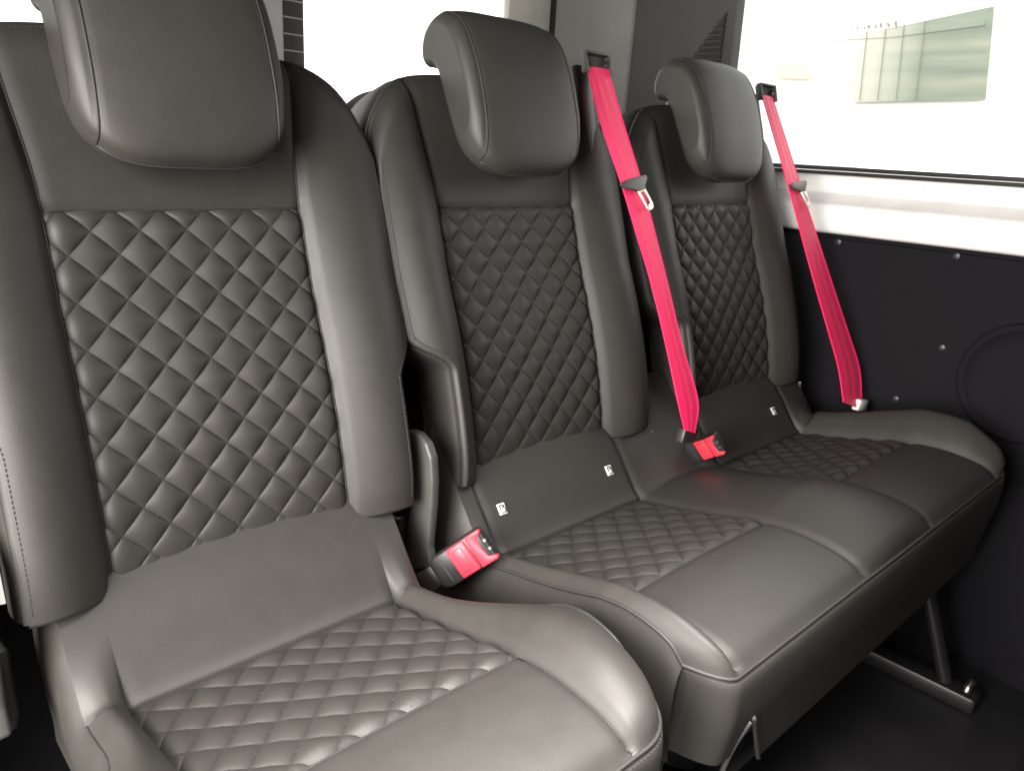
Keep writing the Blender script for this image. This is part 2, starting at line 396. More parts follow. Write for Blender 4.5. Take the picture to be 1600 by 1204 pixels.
def build_headrest(i, root, dv=0):
    prof = [(.046, .410), (.064, .424), (.073, .47), (.074, .52), (.069, .57), (.054, .62), (.030, .645), (.004, .652), (-.020, .643), (-.034, .620), (-.037, .596), (-.031, .583),
            (-.020, .579), (-.009, .572), (-.002, .545), (.006, .49), (.014, .435), (.026, .414)]
    prof = spline(prof + [prof[0]], 5)[:-1]; m = len(prof)
    cen = np.mean(prof, axis=0)
    # inward normals of the profile
    pr = [np.array(q) for q in prof]; inn = []
    for k in range(m):
        t = pr[(k + 1) % m] - pr[k - 1]; t /= np.linalg.norm(t); inn.append(np.array([-t[1], t[0]]))
    area2 = sum(pr[k][0] * pr[(k + 1) % m][1] - pr[(k + 1) % m][0] * pr[k][1] for k in range(m))
    if area2 < 0: inn = [-q for q in inn]
    HW = .110
    def slice_(u, inset):
        x = min(1, abs(u) / (HW + .003)); row = []
        cb = (1 - x ** 3.8) ** .46; ct = (1 - x ** 4.5) ** .42
        for k in range(m):
            n, v = pr[k] + inn[k] * inset
            if v < .52: v = .52 - (.52 - v) * (.22 + .78 * cb)
            if v > .59: v = .59 + (v - .59) * (.55 + .45 * ct)
            n -= .010 * x ** 3 * ss(n, .0, .06)        # face wraps back a little at the sides
            n += .003 * (1 - x * x) * ss(n, .0, .06)
            row.append(np.array([SX[i] + u, 0, 0]) + YB * (v + dv) + NB * n)
        return row
    us = [(-HW + .015 * (1 - math.sin(math.radians(a))), .011 * (1 - math.cos(math.radians(a)))) for a in (88, 78, 66, 54, 42, 30, 20, 10)] + [(-HW + .0172, .0012), (-HW + .020, 0)]
    inner = [(-HW + .020 + (2 * HW - .040) * k / 26, 0) for k in range(1, 26)]
    seq = us + inner + [(-u, q) for u, q in us[::-1]]
    V = []; F = []
    for u, q in seq: V += slice_(u, q)
    for s in range(len(seq) - 1):
        for k in range(m): F.append((s * m + k, s * m + (k + 1) % m, (s + 1) * m + (k + 1) % m, (s + 1) * m + k))
    hr = mesh_obj('headrest', V, F, M['leather'], root)
    # side cheeks
    for sd in (-1, 1):
        row0 = slice_(sd * (HW - .0001), .0105); bm = bmesh.new()
        vs = [bm.verts.new(q + np.array([sd * .0004, 0, 0])) for q in row0]; f = bm.faces.new(vs)
        bmesh.ops.triangulate(bm, faces=[f])
        bmesh.ops.recalc_face_normals(bm, faces=bm.faces[:])
        V, F = bm_out(bm); mesh_obj('headrest_cheek', V, F, M['leather'], hr)
    # seam cord round the face
    a = [slice_(-HW + .0172, 0)[k] for k in range(m)]; b = [slice_(HW - .0172, 0)[k] for k in range(m)]
    k0 = 0; k1 = int(m * 8.2 / 18)
    path_l = [a[k] for k in range(k0, k1)]; path_r = [b[k] for k in range(k0, k1)]
    low = [slice_(-HW + .0172 + (2 * HW - .0344) * q / 24, 0)[k0] for q in range(25)]
    V, F = merge(tube(path_l, .0012, 5), tube(path_r, .0012, 5), tube(low, .0012, 5))
    mesh_obj('seam_cord', V, F, M['groove'], hr)
    V, F = stitches([[q + NB * .0006 + np.array([.004, 0, 0]) for q in path_l[3:]], [q + NB * .0006 - np.array([.004, 0, 0]) for q in path_r[3:]]], .005, .6, .0006)
    st = mesh_obj('edge_stitching', V, F, M['thread'], hr, smooth=False); st['kind'] = 'stuff'
    for sd in (-1, 1):
        q = np.array([SX[i] + sd * .062, 0, 0]) + NB * -.026
        V, F = tube([q + YB * (.55), q + YB * (.62)], .0065, 14); mesh_obj('headrest_post', V, F, M['chrome'], hr, sharp=40)
        V, F = tube([q + YB * (.555), q + YB * (.573), q + YB * .581, q + YB * .583], [.015, .015, .013, .009], 16); mesh_obj('post_collar', V, F, M['plastic'], hr, sharp=40)

# ------------------------------------------------------------------ cushions
PROF = spline([(-.05, .06), (-.012, .012), (.030, -.040), (.066, -.088), (.0806, -.099)], 8)
R0 = len(PROF) - 1
PROF += spline([(.0806, -.099), (.10, -.098), (.18, -.082), (.25, -.064), (.2974, -.052)], 8)[1:]
R1 = len(PROF) - 1
PROF += spline([(.2974, -.052), (.35, -.047), (.40, -.050), (.432, -.058), (.452, -.074)], 8)[1:]
R2 = len(PROF) - 1
PROF += spline([(.452, -.074), (.459, -.088), (.458, -.13), (.450, -.18), (.438, -.255)], 8)[1:]
R3 = len(PROF) - 1
PROF = [np.array(q) for q in PROF]
def prof_at(s):
    s = min(max(s, 0), R3 - 1e-6); k = int(s); f = s - k; p_ = PROF[k] * (1 - f) + PROF[k + 1] * f
    a = PROF[max(k - 1, 0)]; b = PROF[min(k + 2, R3)]; t = b - a; t /= np.linalg.norm(t); return p_, np.array([-t[1], t[0]]) if t[0] * 1 >= -9 else None
IW = .157
class Cushion:
    """edges: list of (u0,u1,kind) in world x; bolsters between inserts"""
    def __init__(s, x_left, x_right, centres, hl, hr):
        s.xl, s.xr, s.c = x_left, x_right, centres; s.hl, s.hr = hl, hr
    def side_scale(s, x, d):
        return x
    def H(s, d):      # bolster crest above the centre profile
        return np.interp(d, [-.05, -.01, .02, .05, .08, .18, .3, .38, .43, .452], [0, .0, .009, .014, .017, .020, .023, .021, .012, .004])
    def P(s, x, sp, dn=0):
        p_, nrm = prof_at(sp); d, z = p_
        h = 0.0; cx = None
        for c in s.c:
            if abs(x - c) <= IW + 1e-6: cx = c
        xx = x; corner = 0; side = 0
        if cx is None:
            if x < s.c[0] - IW: t = (s.c[0] - IW - x) / (s.c[0] - IW - s.xl); amp = s.hl; side = -1
            elif x > s.c[-1] + IW: t = (x - s.c[-1] - IW) / (s.xr - s.c[-1] - IW); amp = s.hr; side = 1
            else: t = (x - s.c[0] - IW) / (s.c[1] - s.c[0] - 2 * IW); amp = 1.0; side = 0
            if side:
                bp_ = math.sin(math.pi / 2 * t / .5) ** 1.0 if t < .5 else 1 - .9 * (1 - math.cos(math.pi / 2 * (t - .5) / .5))
                corner = max(0, (t - .1) / .9) ** 2.6
                # narrower at the back where the buckles come up
                if side > 0: base = s.c[-1] + IW; wd = s.xr - base; xx = base + t * wd * (1 - (.62 if s.notch_r else .25) * (1 - ss(d, .14, .29)))
                else: base = s.c[0] - IW; wd = base - s.xl; xx = base - t * wd * (1 - (.55 if s.notch_l else .1) * (1 - ss(d, .14, .29)))
            else:
                bp_ = math.sin(math.pi * t) ** .8
            fade = 1 - ss(sp, R2 - 4, R2 + 2)
            rf = ss(d, .025, .095) if sp < R1 else 1
            h = amp * s.H(d) * bp_ * fade * rf
            if side and bp_ < 0: h = amp * .03 * bp_ * (1 - ss(sp, R2 - 2, R2 + 3)) * rf
        else:
            a = abs(x - cx) / IW
            h = .004 * (1 - a * a) * ss(sp, R0, R0 + 6) * (1 - ss(sp, R1, R2))
        # seam grooves
        for c in s.c:
            g = abs(abs(x - c) - IW)
            if g < .02: h -= .006 * math.exp(-(g / .005) ** 2) * (1 - ss(sp, R2 - 3, R2)) * (ss(sp, R0 * .55, R0 * .95) if len(s.c) == 1 else .6 + .4 * ss(sp, 0, R0))
        if cx is not None:
            arc = abs(sp - R1) * .0067
            if arc < .03: h -= .005 * math.exp(-(arc / .005) ** 2)
            arc = abs(sp - R0) * .0045
            if arc < .03: h -= .005 * math.exp(-(arc / .006) ** 2)
        d2, z2 = np.array([d, z]) + nrm * (h + dn)
        d2 -= (.085 if side >= 0 or len(s.c) == 1 else .05) * corner * ss(d, .2, .46)
        return np.array([xx, -d2, z2])

def build_cushion(Cs, root, phase):
    def region(name, x0, x1, s0, s1, nx, ns):
        V, F = grid(lambda a, b: Cs.P(x0 + (x1 - x0) * a, s0 + (s1 - s0) * b), nx, ns)
        return mesh_obj(name, V, [f[::-1] for f in F], M['leather'], root)
    e = 1e-5
    region('cushion_bolster', Cs.xl, Cs.c[0] - IW - e, 0, R2, 24, 60)
    region('cushion_bolster', Cs.c[-1] + IW + e, Cs.xr, 0, R2, 24, 60)
    if len(Cs.c) == 2: region('cushion_bolster', Cs.c[0] + IW + e, Cs.c[1] - IW - e, 0, R2, 36, 60)
    # arc length table for the insert
    al = [0]
    for k in range(R0, R1): al.append(al[-1] + np.linalg.norm(PROF[k + 1] - PROF[k]))
    for ci, c in enumerate(Cs.c):
        region('rear_panel', c - IW, c + IW, 0, R0, 40, 24)
        region('front_panel', c - IW, c + IW, R1, R2, 40, 30)
        quilt(lambda x, y, dn, c=c: Cs.P(c + x, R0 + np.interp(y, al, range(R1 - R0 + 1)), dn), -IW, IW, 0, al[-1], .0495, .0495, phase[ci][0], phase[ci][1], root, .0053)
        for sd in (-1, 1):
            strip_line([Cs.P(c + sd * IW, R2 * k / 70, .0003) for k in range(19 if len(Cs.c) == 1 else 8, 70)], .0011, M['groove'], 'seam_cord', root)
        for R in (R0, R1): strip_line([Cs.P(c + (2 * k / 40 - 1) * IW * .995, R, .0003) for k in range(41)], .0011, M['groove'], 'seam_cord', root)
    # piping along the front edge
    xs = [Cs.xl + (Cs.xr - Cs.xl) * k / 160 for k in range(161)]
    edge = [Cs.P(Cs.xl, s) for s in range(R0, R2)] + [Cs.P(x, R2) for x in xs] + [Cs.P(Cs.xr, s) for s in range(R2 - 1, R0, -1)]
    strip_line([q + np.array([0, -.0005, .0003]) for q in edge], .0022, M['leather'], 'piping', root)
    V, F = stitches([[q + np.array([0, .004, .0022]) for q in edge[R2 - R0:-(R2 - R0)]], [q + np.array([0, -.0035, -.005]) for q in edge[R2 - R0:-(R2 - R0)]]], .0052, .64, .0006)
    st = mesh_obj('edge_stitching', V, F, M['thread'], root, smooth=False); st['kind'] = 'stuff'
    def s_end(x):
        z = np.interp(x, [-.2, -.140, -.126, -.121, -.048, .9], [-.185, -.190, -.172, -.142, -.2545, -.2545]) if len(Cs.c) == 2 else -.2545
        return min(R3, R2 + np.interp(-z, [-PROF[k][1] for k in range(R2, R3 + 1)], range(R3 - R2 + 1)))
    def sk(a, b):
        x = Cs.xl + (Cs.xr - Cs.xl) * (a ** 1.6); return Cs.P(x, R2 + (s_end(x) - R2) * b)
    V, F = grid(sk, 170, 30); mesh_obj('front_skirt', V, [f[::-1] for f in F], M['leather'], root)
    if len(Cs.c) == 2:
        strip_line([Cs.P(x, s_end(x), .001) for x in np.linspace(-.120, -.046, 20)], .0028, M['gplastic'], 'skirt_binding', root)
        a0 = Cs.P(-.123, s_end(-.122), 0)
        strip_line(spline([a0, a0 + np.array([-.016, .008, -.035]), a0 + np.array([-.022, .014, -.08]), a0 + np.array([-.020, .02, -.16])], 6), .0032, M['gplastic'], 'skirt_cord', root)
    # side walls
    for sd, X in ((-1, Cs.xl), (1, Cs.xr)):
        top = [Cs.P(X, s) for s in range(0, R3 + 1)]; V = []; ns = len(top); K = 10
        for r in range(K + 1):
            for k, q in enumerate(top):
                f = r / K
                zb = -.20 if k <= R2 else q[2]
                bul = math.sin(math.pi * min(1, f * 1.1)) * .007 if k <= R2 else 0
                if k <= R2: V.append(np.array([q[0] + sd * (bul + .004 * min(1, f * 8)), q[1] + (.0 if k < R2 else 0), q[2] * (1 - f) + zb * f]))
                else:
                    lim = top[R2]; V.append(np.array([q[0] - sd * .0 * f, q[1] + .06 * f, q[2]]))
        F = []
        for r in range(K):
            for k in range(ns - 1):
                if k == R2: continue
                g = (r * ns + k, (r + 1) * ns + k, (r + 1) * ns + k + 1, r * ns + k + 1); F.append(g if sd > 0 else g[::-1])
        mesh_obj('side_skirt', V, F, M['leather'], root)

# ================================================================== SETTING
FLOOR = -.52; ROOF = 1.02; XW = .92; YR = .95
V, F = abox(-1.05, 1.0, -2.2, 1.05, FLOOR - .05, FLOOR); fl = structure(mesh_obj('floor', V, F, M['floor'], smooth=False)); fl['label'] = 'black vinyl van floor under the seats'
for k in range(9):      # moulded ribs of the rubber floor mat
    y = -.62 - k * .05
    V, F = abox(-.6, .85, y - .008, y + .008, FLOOR, FLOOR + .004, .002); mesh_obj('floor_rib', V, F, M['floor'], fl)
V, F = abox(-1.05, 1.05, -2.2, 1.05, ROOF, ROOF + .04); structure(mesh_obj('ceiling', V, F, M['headliner'], smooth=False))
# right wall: section below the sill, steel ledge, window, pillar
V, F = abox(XW + .012, XW + .06, -2.2, YR + .1, FLOOR, .30); wr = structure(mesh_obj('wall_right', V, F, M['panel'], smooth=False))
V, F = abox(XW, XW + .011, -2.1, .33, FLOOR + .03, .292, .004); mesh_obj('trim_panel', V, F, M['panel'], wr, sharp=40)
sec = [(.006, .30), (-.012, .304), (-.018, .316), (-.018, .352), (-.012, .366), (.012, .378), (.028, .386), (.034, .394), (.034, .428), (.06, .43), (.06, .30)]
sec = [sec[-1]] + spline(sec[:9], 4) + sec[9:10]
V = []; F = []; ys = [-2.2 + (YR + 2.2) * k / 10 for k in range(11)]
for y in ys: V += [np.array([XW + a, y, b]) for a, b in sec]
ns = len(sec)
for k in range(10):
    for q in range(ns): F.append((k * ns + q, k * ns + (q + 1) % ns, (k + 1) * ns + (q + 1) % ns, (k + 1) * ns + q))
mesh_obj('steel_ledge', V, F, M['white_paint'], wr, sharp=50)
for y in (-.02, -.14, -.33, -.5):
    V, F = tube([(XW + .036, y, .410), (XW + .031, y, .411), (XW + .029, y, .411)], [.006, .006, .003], 12); mesh_obj('ledge_clip', V, F, M['white_paint'], wr, sharp=40)
for (x_, y_) in ((1310, 378), (1495, 400), (1472, 543), (1400, 623)):
    q = px_x(XW, x_, y_); V, F = tube([q + np.array([.004, 0, 0]), q + np.array([-.003, 0, 0]), q + np.array([-.0045, 0, 0])], [.007, .007, .003], 12); mesh_obj('trim_clip', V, F, M['plastic'], wr, sharp=40)
for z0, z1, dx in ((.4285, .437, .006), (.4375, .4475, .018)):
    V, F = abox(XW + dx, XW + .05, -2.2, .36, z0, z1, .003); mesh_obj('window_seal', V, F, M['rubber'], wr, sharp=40)
V, F = abox(XW + .04, XW + .044, -1.9, .36, .44, .955); mesh_obj('window_pane', V, F, M['glass'], wr, smooth=False)
V, F = abox(XW + .005, XW + .06, -2.2, .36, .955, ROOF + .01, .01); mesh_obj('roof_rail', V, F, M['pillar'], wr, sharp=40)
V, F = abox(XW + .005, XW + .06, -2.2, -1.75, .43, .956, .01); mesh_obj('pillar_trim', V, F, M['pillar'], wr, sharp=40)
# pillar between side window and rear corner (two padded sections)
pil = [np.array([XW + .045, .352]), np.array([XW + .008, .348]), np.array([XW - .002, .356]), np.array([XW - .006, .40]), np.array([XW - .004, .56]), np.array([XW + .006, .655]), np.array([XW + .03, .672]), np.array([XW + .06, .68])]
V = []; F = []; zs = [.25, .5, .6, .7, .8, .9, ROOF + .01]
pp = spline(pil, 5)
for z in zs:
    for a in pp: V.append(np.array([a[0] + .01 * (z - .6), a[1] + (.012 * math.exp(-(a[1] - .35) * 20)) * (1 - math.cos((z - .45) * 3)), z]))
n_ = len(pp)
F = [(k * n_ + q, k * n_ + q + 1, (k + 1) * n_ + q + 1, (k + 1) * n_ + q) for k in range(len(zs) - 1) for q in range(n_ - 1)]
pt = mesh_obj('pillar_trim', V, F, M['pillar'], wr)
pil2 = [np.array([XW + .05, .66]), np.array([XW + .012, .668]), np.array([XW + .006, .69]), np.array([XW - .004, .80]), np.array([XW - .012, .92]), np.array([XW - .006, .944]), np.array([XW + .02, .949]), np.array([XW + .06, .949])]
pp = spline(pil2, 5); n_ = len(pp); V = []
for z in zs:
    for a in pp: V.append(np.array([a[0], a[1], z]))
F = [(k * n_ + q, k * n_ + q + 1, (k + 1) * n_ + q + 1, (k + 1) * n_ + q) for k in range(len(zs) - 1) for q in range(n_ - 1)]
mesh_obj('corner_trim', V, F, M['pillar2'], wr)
V, F = abox(XW + .0, XW + .05, .33, YR, .0, .26, .01); mesh_obj('lower_pillar_trim', V, F, M['panel'], wr, sharp=40)
# louvred vent on the pillar: recess plus slats, triangular outline
vent_y0, vent_y1, vz0, vz1 = .372, .475, .66, .785
V, F = prism([(XW - .0075, vent_y0, vz1), (XW - .0075, vent_y0, vz0), (XW - .0075, vent_y1, vz0)], (.01, 0, 0), .001, 1); vn = mesh_obj('air_vent', V, F, M['black_print'], wr, smooth=False)
for k in range(9):
    z = vz0 + .008 + k * .0135; ye = vent_y1 - (z - vz0) / (vz1 - vz0) * (vent_y1 - vent_y0)
    if ye - vent_y0 < .008: continue
    V, F = box((XW - .010, (vent_y0 + ye) / 2, z), (.004, 0, .002), (0, (ye - vent_y0) / 2, 0), (-.001, 0, .0028), .0008, 1); mesh_obj('vent_slat', V, F, M['gplastic'], vn, sharp=40)
# round speaker moulding low on the door card
sc_ = px_x(XW, 1600, 600); V = []; F = []; rad = [(.118, .0), (.121, -.006), (.118, -.011), (.110, -.0125), (.103, -.010), (.100, -.004), (.07, -.007), (.03, -.008), (.001, -.008)]
for r_, dx in rad:
    for k in range(48): a = 2 * math.pi * k / 48; V.append(sc_ + np.array([dx, r_ * math.cos(a), r_ * math.sin(a)]))
F = [(r * 48 + k, r * 48 + (k + 1) % 48, (r + 1) * 48 + (k + 1) % 48, (r + 1) * 48 + k) for r in range(len(rad) - 1) for k in range(48)]
mesh_obj('speaker_cover', V, F, M['panel'], wr)
# lower side moulding (step well / wheel arch swelling)
V = []; F = []
ctrl = [(-.30, .0), (-.36, .045), (-.42, .075), (-.55, .095), (-.8, .1), (-1.3, .1)]
for y, dep in spline([np.array(q) for q in ctrl], 6):
    for k in range(13):
        a = k / 12; z = -.14 - .38 * a; bul = math.sin(math.pi * min(1, a * 1.3 + .02) / 2) ** .7
        V.append(np.array([XW - .002 - dep * bul, y, z]))
nr = len(V) // 13
F = [(r * 13 + k, r * 13 + k + 1, (r + 1) * 13 + k + 1, (r + 1) * 13 + k) for r in range(nr - 1) for k in range(12)]
mesh_obj('side_moulding', V, F, M['panel'], wr)
# rear doors
V, F = abox(-1.05, XW + .1, YR + .01, YR + .06, FLOOR, .40); rw = structure(mesh_obj('wall_rear', V, F, M['panel'], smooth=False))
V, F = abox(-1.05, XW + .1, YR + .01, YR + .06, .955, ROOF + .01); mesh_obj('door_header', V, F, M['pillar'], rw, smooth=False)
for nm, x0, x1, m_, y0 in (('door_frame', .742, .906, 'cream_paint', .955), ('door_frame', .02, .0695, 'grey_paint', .955), ('door_frame', -1.05, -.86, 'grey_paint', .955)):
    V, F = abox(x0, x1, y0, y0 + .05, .40, .955, .006); mesh_obj(nm, V, F, M[m_], rw, sharp=40)
V, F = abox(.907, .919, .936, .99, .40, .955, .004); mesh_obj('door_seal', V, F, M['rubber'], rw, sharp=40)
V, F = abox(.0705, .123, .962, .985, .40, .955, .003); fs = mesh_obj('window_border', V, F, M['gplastic'], rw, sharp=40)
for k in range(12):
    z = .42 + k * .0345
    V, F = abox(.0715, .122, .9605, .9625, z, z + .0022); mesh_obj('heater_wire', V, F, M['grey_paint'], fs, smooth=False)
V, F = abox(.1235, .7415, .975, .979, .40, .955); mesh_obj('window_pane', V, F, M['glass'], rw, smooth=False)
V, F = abox(-.859, .0195, .975, .979, .40, .955); mesh_obj('window_pane', V, F, M['glass'], rw, smooth=False)
# unseen front wall, set close to darken front fill, and the door side (both behind the camera)
V, F = abox(-1.05, 1.0, -1.36, -1.3, FLOOR, ROOF); structure(mesh_obj('front_light_blocker', V, F, M['panel'], smooth=False))
V, F = abox(-1.06, -.99, -.02, 1.05, FLOOR, ROOF); wl = structure(mesh_obj('wall_left', V, F, M['headliner'], smooth=False))
V, F = abox(-1.06, -.99, -1.36, -.86, FLOOR, ROOF); mesh_obj('door_light_blocker', V, F, M['panel'], wl, smooth=False)  # unseen piece added to narrow the door opening and cut left-front fill

V, F = abox(-8, 8, -8, 8, FLOOR - .45, FLOOR - .4); structure(mesh_obj('ground', V, F, M['headliner'], smooth=False))

# printed hoarding outside the side window
PX = 2.6
c = [px_x(PX, *q) for q in ((1180, 2), (1552, 8), (1537, 158), (1180, 168))]
pl = thing('poster', 'faded printed hoarding seen outside through the overexposed side window', 'poster', tuple(c[3]))
V, F = prism([px_x(PX + .02, *q) for q in ((1150, -160), (1700, -200), (1690, 260), (1150, 262))], (.03, 0, 0), 0); mesh_obj('backing_board', V, F, M['poster_white'], pl, smooth=False)
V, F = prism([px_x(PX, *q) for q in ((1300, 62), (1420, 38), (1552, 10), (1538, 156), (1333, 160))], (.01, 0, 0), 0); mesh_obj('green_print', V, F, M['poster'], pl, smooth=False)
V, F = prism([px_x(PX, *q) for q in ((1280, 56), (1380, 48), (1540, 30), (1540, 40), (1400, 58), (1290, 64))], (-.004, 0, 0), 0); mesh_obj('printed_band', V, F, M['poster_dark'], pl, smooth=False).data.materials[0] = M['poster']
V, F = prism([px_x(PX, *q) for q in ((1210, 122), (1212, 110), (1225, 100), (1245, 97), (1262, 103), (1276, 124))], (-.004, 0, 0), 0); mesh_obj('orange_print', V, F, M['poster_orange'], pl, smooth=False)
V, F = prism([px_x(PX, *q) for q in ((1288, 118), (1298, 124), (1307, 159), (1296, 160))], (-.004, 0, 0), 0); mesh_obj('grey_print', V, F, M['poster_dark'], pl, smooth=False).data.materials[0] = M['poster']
for x0, x1 in ((1357, 1343), (1386, 1371), (1414, 1400), (1446, 1430)):
    V, F = tube([px_x(PX - .006, x0, 28), px_x(PX - .006, x1, 157)], .0018, 4); mesh_obj('printed_line', V, F, M['poster_dark'], pl, smooth=False)
for k, x0 in enumerate((1322, 1330, 1338, 1349, 1356, 1366, 1374, 1386, 1397)):
    y0 = 47 - k * 1.1; g = 2.2 + k * .35
    V, F = prism([px_x(PX - .008, x0, y0 - g), px_x(PX - .008, x0 + g, y0 - g * (.3 if k % 2 else 1)), px_x(PX - .008, x0 + g * .9, y0 + g), px_x(PX - .008, x0 + .3, y0 + g * .5)], (.003, 0, 0), 0); mesh_obj('printed_letter', V, F, M['poster_dark'], pl, smooth=False)

# ================================================================== SEATS
s1 = thing('single_seat', 'nearest black quilted leather single seat, left in the photo, without a visible belt', 'seat', (SX[0], -.15, FLOOR))
B1 = Back(0, .245, .256, .025, .035)
build_back(B1, s1, (-.148 + .0, .308 - .0485 / 2 * 0))
build_headrest(0, s1)
C1 = Cushion(SX[0] - .245, SX[0] + .256, [SX[0]], 1.1, 1.0); C1.notch_l = True; C1.notch_r = True
build_cushion(C1, s1, [(.006, .01)])

s2 = thing('double_seat', 'black quilted leather double seat with two headrests, beside the right wall', 'seat', (.275, -.15, FLOOR))
B2 = Back(1, .234, .256, .052, 0)
build_back(B2, s2, (-.055, .348)); build_headrest(1, s2)
B3 = Back(2, .236, .258, .052, 0)
build_back(B3, s2, (-.038, .125)); build_headrest(2, s2)
C2 = Cushion(-.192, .55 + .27, [0, .55], .8, 2.3); C2.notch_l = False; C2.notch_r = False
build_cushion(C2, s2, [(.01, .02), (0, .012)])

# seat frames and legs
def frame(root, x0, x1):
    for y0, y1, z0, z1 in ((-.40, -.37, -.33, -.30), (-.03, .0, -.30, -.27)):
        V, F = abox(x0, x1, y0, y1, z0, z1, .006); mesh_obj('frame_rail', V, F, M['frame_metal'], root, sharp=40)
    V, F = abox(x0 + .02, x1 - .02, -.42, .02, -.24, -.19, .01); mesh_obj('seat_pan', V, F, M['frame_metal'], root, sharp=40)
    for x in (x0 + .03, x1 - .06):
        for a, b in (((x, -.385, -.30), (x, -.46, FLOOR + .03)), ((x, -.02, -.28), (x, .06, FLOOR + .03)), ((x, -.385, -.31), (x, -.02, FLOOR + .05))):
            V, F = tube([a, (np.array(a) + b) / 2, b], .014, 10); mesh_obj('leg', V, F, M['frame_metal'], root, sharp=60)
        V, F = abox(x - .025, x + .025, -.52, .12, FLOOR + .0, FLOOR + .035, .008); mesh_obj('floor_foot', V, F, M['frame_metal'], root, sharp=40)
        V, F = tube([(x - .02, -.50, FLOOR + .04), (x + .0, -.50, FLOOR + .055), (x + .02, -.50, FLOOR + .04)], .007, 8); mesh_obj('foot_latch', V, F, M['steel'], root)
frame(s1, SX[0] - .2, SX[0] + .2); frame(s2, -.12, .74)
# child-seat anchor tags
def tag(root, p0, nrm, up, sz, icon=True):
    p0, nrm, up = np.array(p0), np.array(nrm) / np.linalg.norm(nrm), np.array(up); up = up - nrm * (up @ nrm); up /= np.linalg.norm(up); rt = np.cross(up, nrm)
    V, F = box(p0, rt * sz * .42, up * sz * .5, nrm * .0012, sz * .05, 1); t = mesh_obj('anchor_tag', V, F, M['white_tag'], root, smooth=False)
    pol = lambda pts: prism([p0 + nrm * .0013 + rt * a * sz + up * b * sz for a, b in pts], nrm * .0005, 0)
    parts = [pol([(-.3, .38), (.08, .38), (.0, .28), (-.22, .28), (-.22, -.05), (-.3, -.1)]), pol([(.32, .1), (.32, -.38), (-.25, -.38), (-.15, -.3), (.22, -.3), (.22, .02)]),
             pol([(-.02, .1), (.1, .32), (.24, .34), (.26, .2), (.12, .04)])]
    V, F = merge(*parts); mesh_obj('tag_symbol', V, F, M['black_print'], t, smooth=False)
sr = R0 * .56
for cu, x_ in ((C2, -.127), (C2, .112), (C2, .55 + .098)):
    p_, n_ = prof_at(sr); q = cu.P(x_, sr, .001); tag(s2, q, (0, -n_[0], n_[1]), (0, .6, .8), .0165)
q = B3.P(.245, -.03, .0); tag(s2, q + np.array([.004, -.002, 0]), (-.25, -.95, .2), YB, .014)
q = B2.P(.247, -.03, .0); tag(s2, q + np.array([.009, -.002, 0]), (.8, -.6, 0), YB, .012)

# recliner blade between the single and the double seat
def blade(root, X, dx, label=None):
    lft = [(645, 672), (655, 695), (660, 722), (660, 752), (656, 790), (650, 830), (640, 888)]; rgt = [(690, 882), (684, 850), (690, 790), (692, 750), (690, 712), (682, 688), (668, 672), (655, 668)]
    poly = [px_x(-.232, *q) + np.array([X + .232, 0, 0]) for q in lft + rgt]
    V, F = prism(poly, (dx, 0, 0), .004, 3); mesh_obj('recliner_cover', V, F, M['gplastic'], root, sharp=50)
    poly = [px_x(-.232, *q) + np.array([X + .232 + dx * 1.1, 0, 0]) for q in ((600, 790), (640, 800), (652, 800), (648, 880), (632, 900), (605, 860))]
    V, F = prism(poly, (dx, 0, 0), .004, 3); mesh_obj('recliner_base', V, F, M['plastic'], root, sharp=50)
blade(s1, -.236, -.014)
blade(s1, SX[0] - .262, .014)

# ================================================================== SEAT BELTS
def ribbon(Ls, Rs, sub=5, th=.0013):
    Ls = spline(Ls, sub); Rs = spline(Rs, sub); n = len(Ls); C_ = 12; V = []; F = []
    offs = []
    for k in range(n):
        a, b = Ls[k], Rs[k]; t = (Ls[min(k + 1, n - 1)] - Ls[max(k - 1, 0)]); nn = np.cross(b - a, t); nn /= np.linalg.norm(nn) + 1e-9
        if nn @ CF > 0: nn = -nn
        for f_ in range(C_ + 1):
            x = f_ / C_; rib = .0005 * math.cos(x * 6 * math.pi) - .0012 * (2 * x - 1) ** 2
            V.append(a + (b - a) * x + nn * (rib + th / 2))
        offs.append(nn)
    m_ = len(V)
    for k in range(n):
        for f_ in range(C_ + 1): V.append(V[k * (C_ + 1) + f_] - offs[k] * th)
    W_ = C_ + 1
    for k in range(n - 1):
        for f_ in range(C_):
            q = (k * W_ + f_, k * W_ + f_ + 1, (k + 1) * W_ + f_ + 1, (k + 1) * W_ + f_); F.append(q); F.append(tuple(i + m_ for i in q[::-1]))
        for f_ in (0, C_):
            F.append((k * W_ + f_, (k + 1) * W_ + f_, (k + 1) * W_ + f_ + m_, k * W_ + f_ + m_))
    return V, F
def frame_from(p0, ax, wd):
    ax = np.array(ax, float); ax /= np.linalg.norm(ax); wd = np.array(wd, float); wd -= ax * (ax @ wd); wd /= np.linalg.norm(wd); n = np.cross(ax, wd)
    if n @ CF > 0: n = -n
    return np.array(p0, float), ax, wd, n
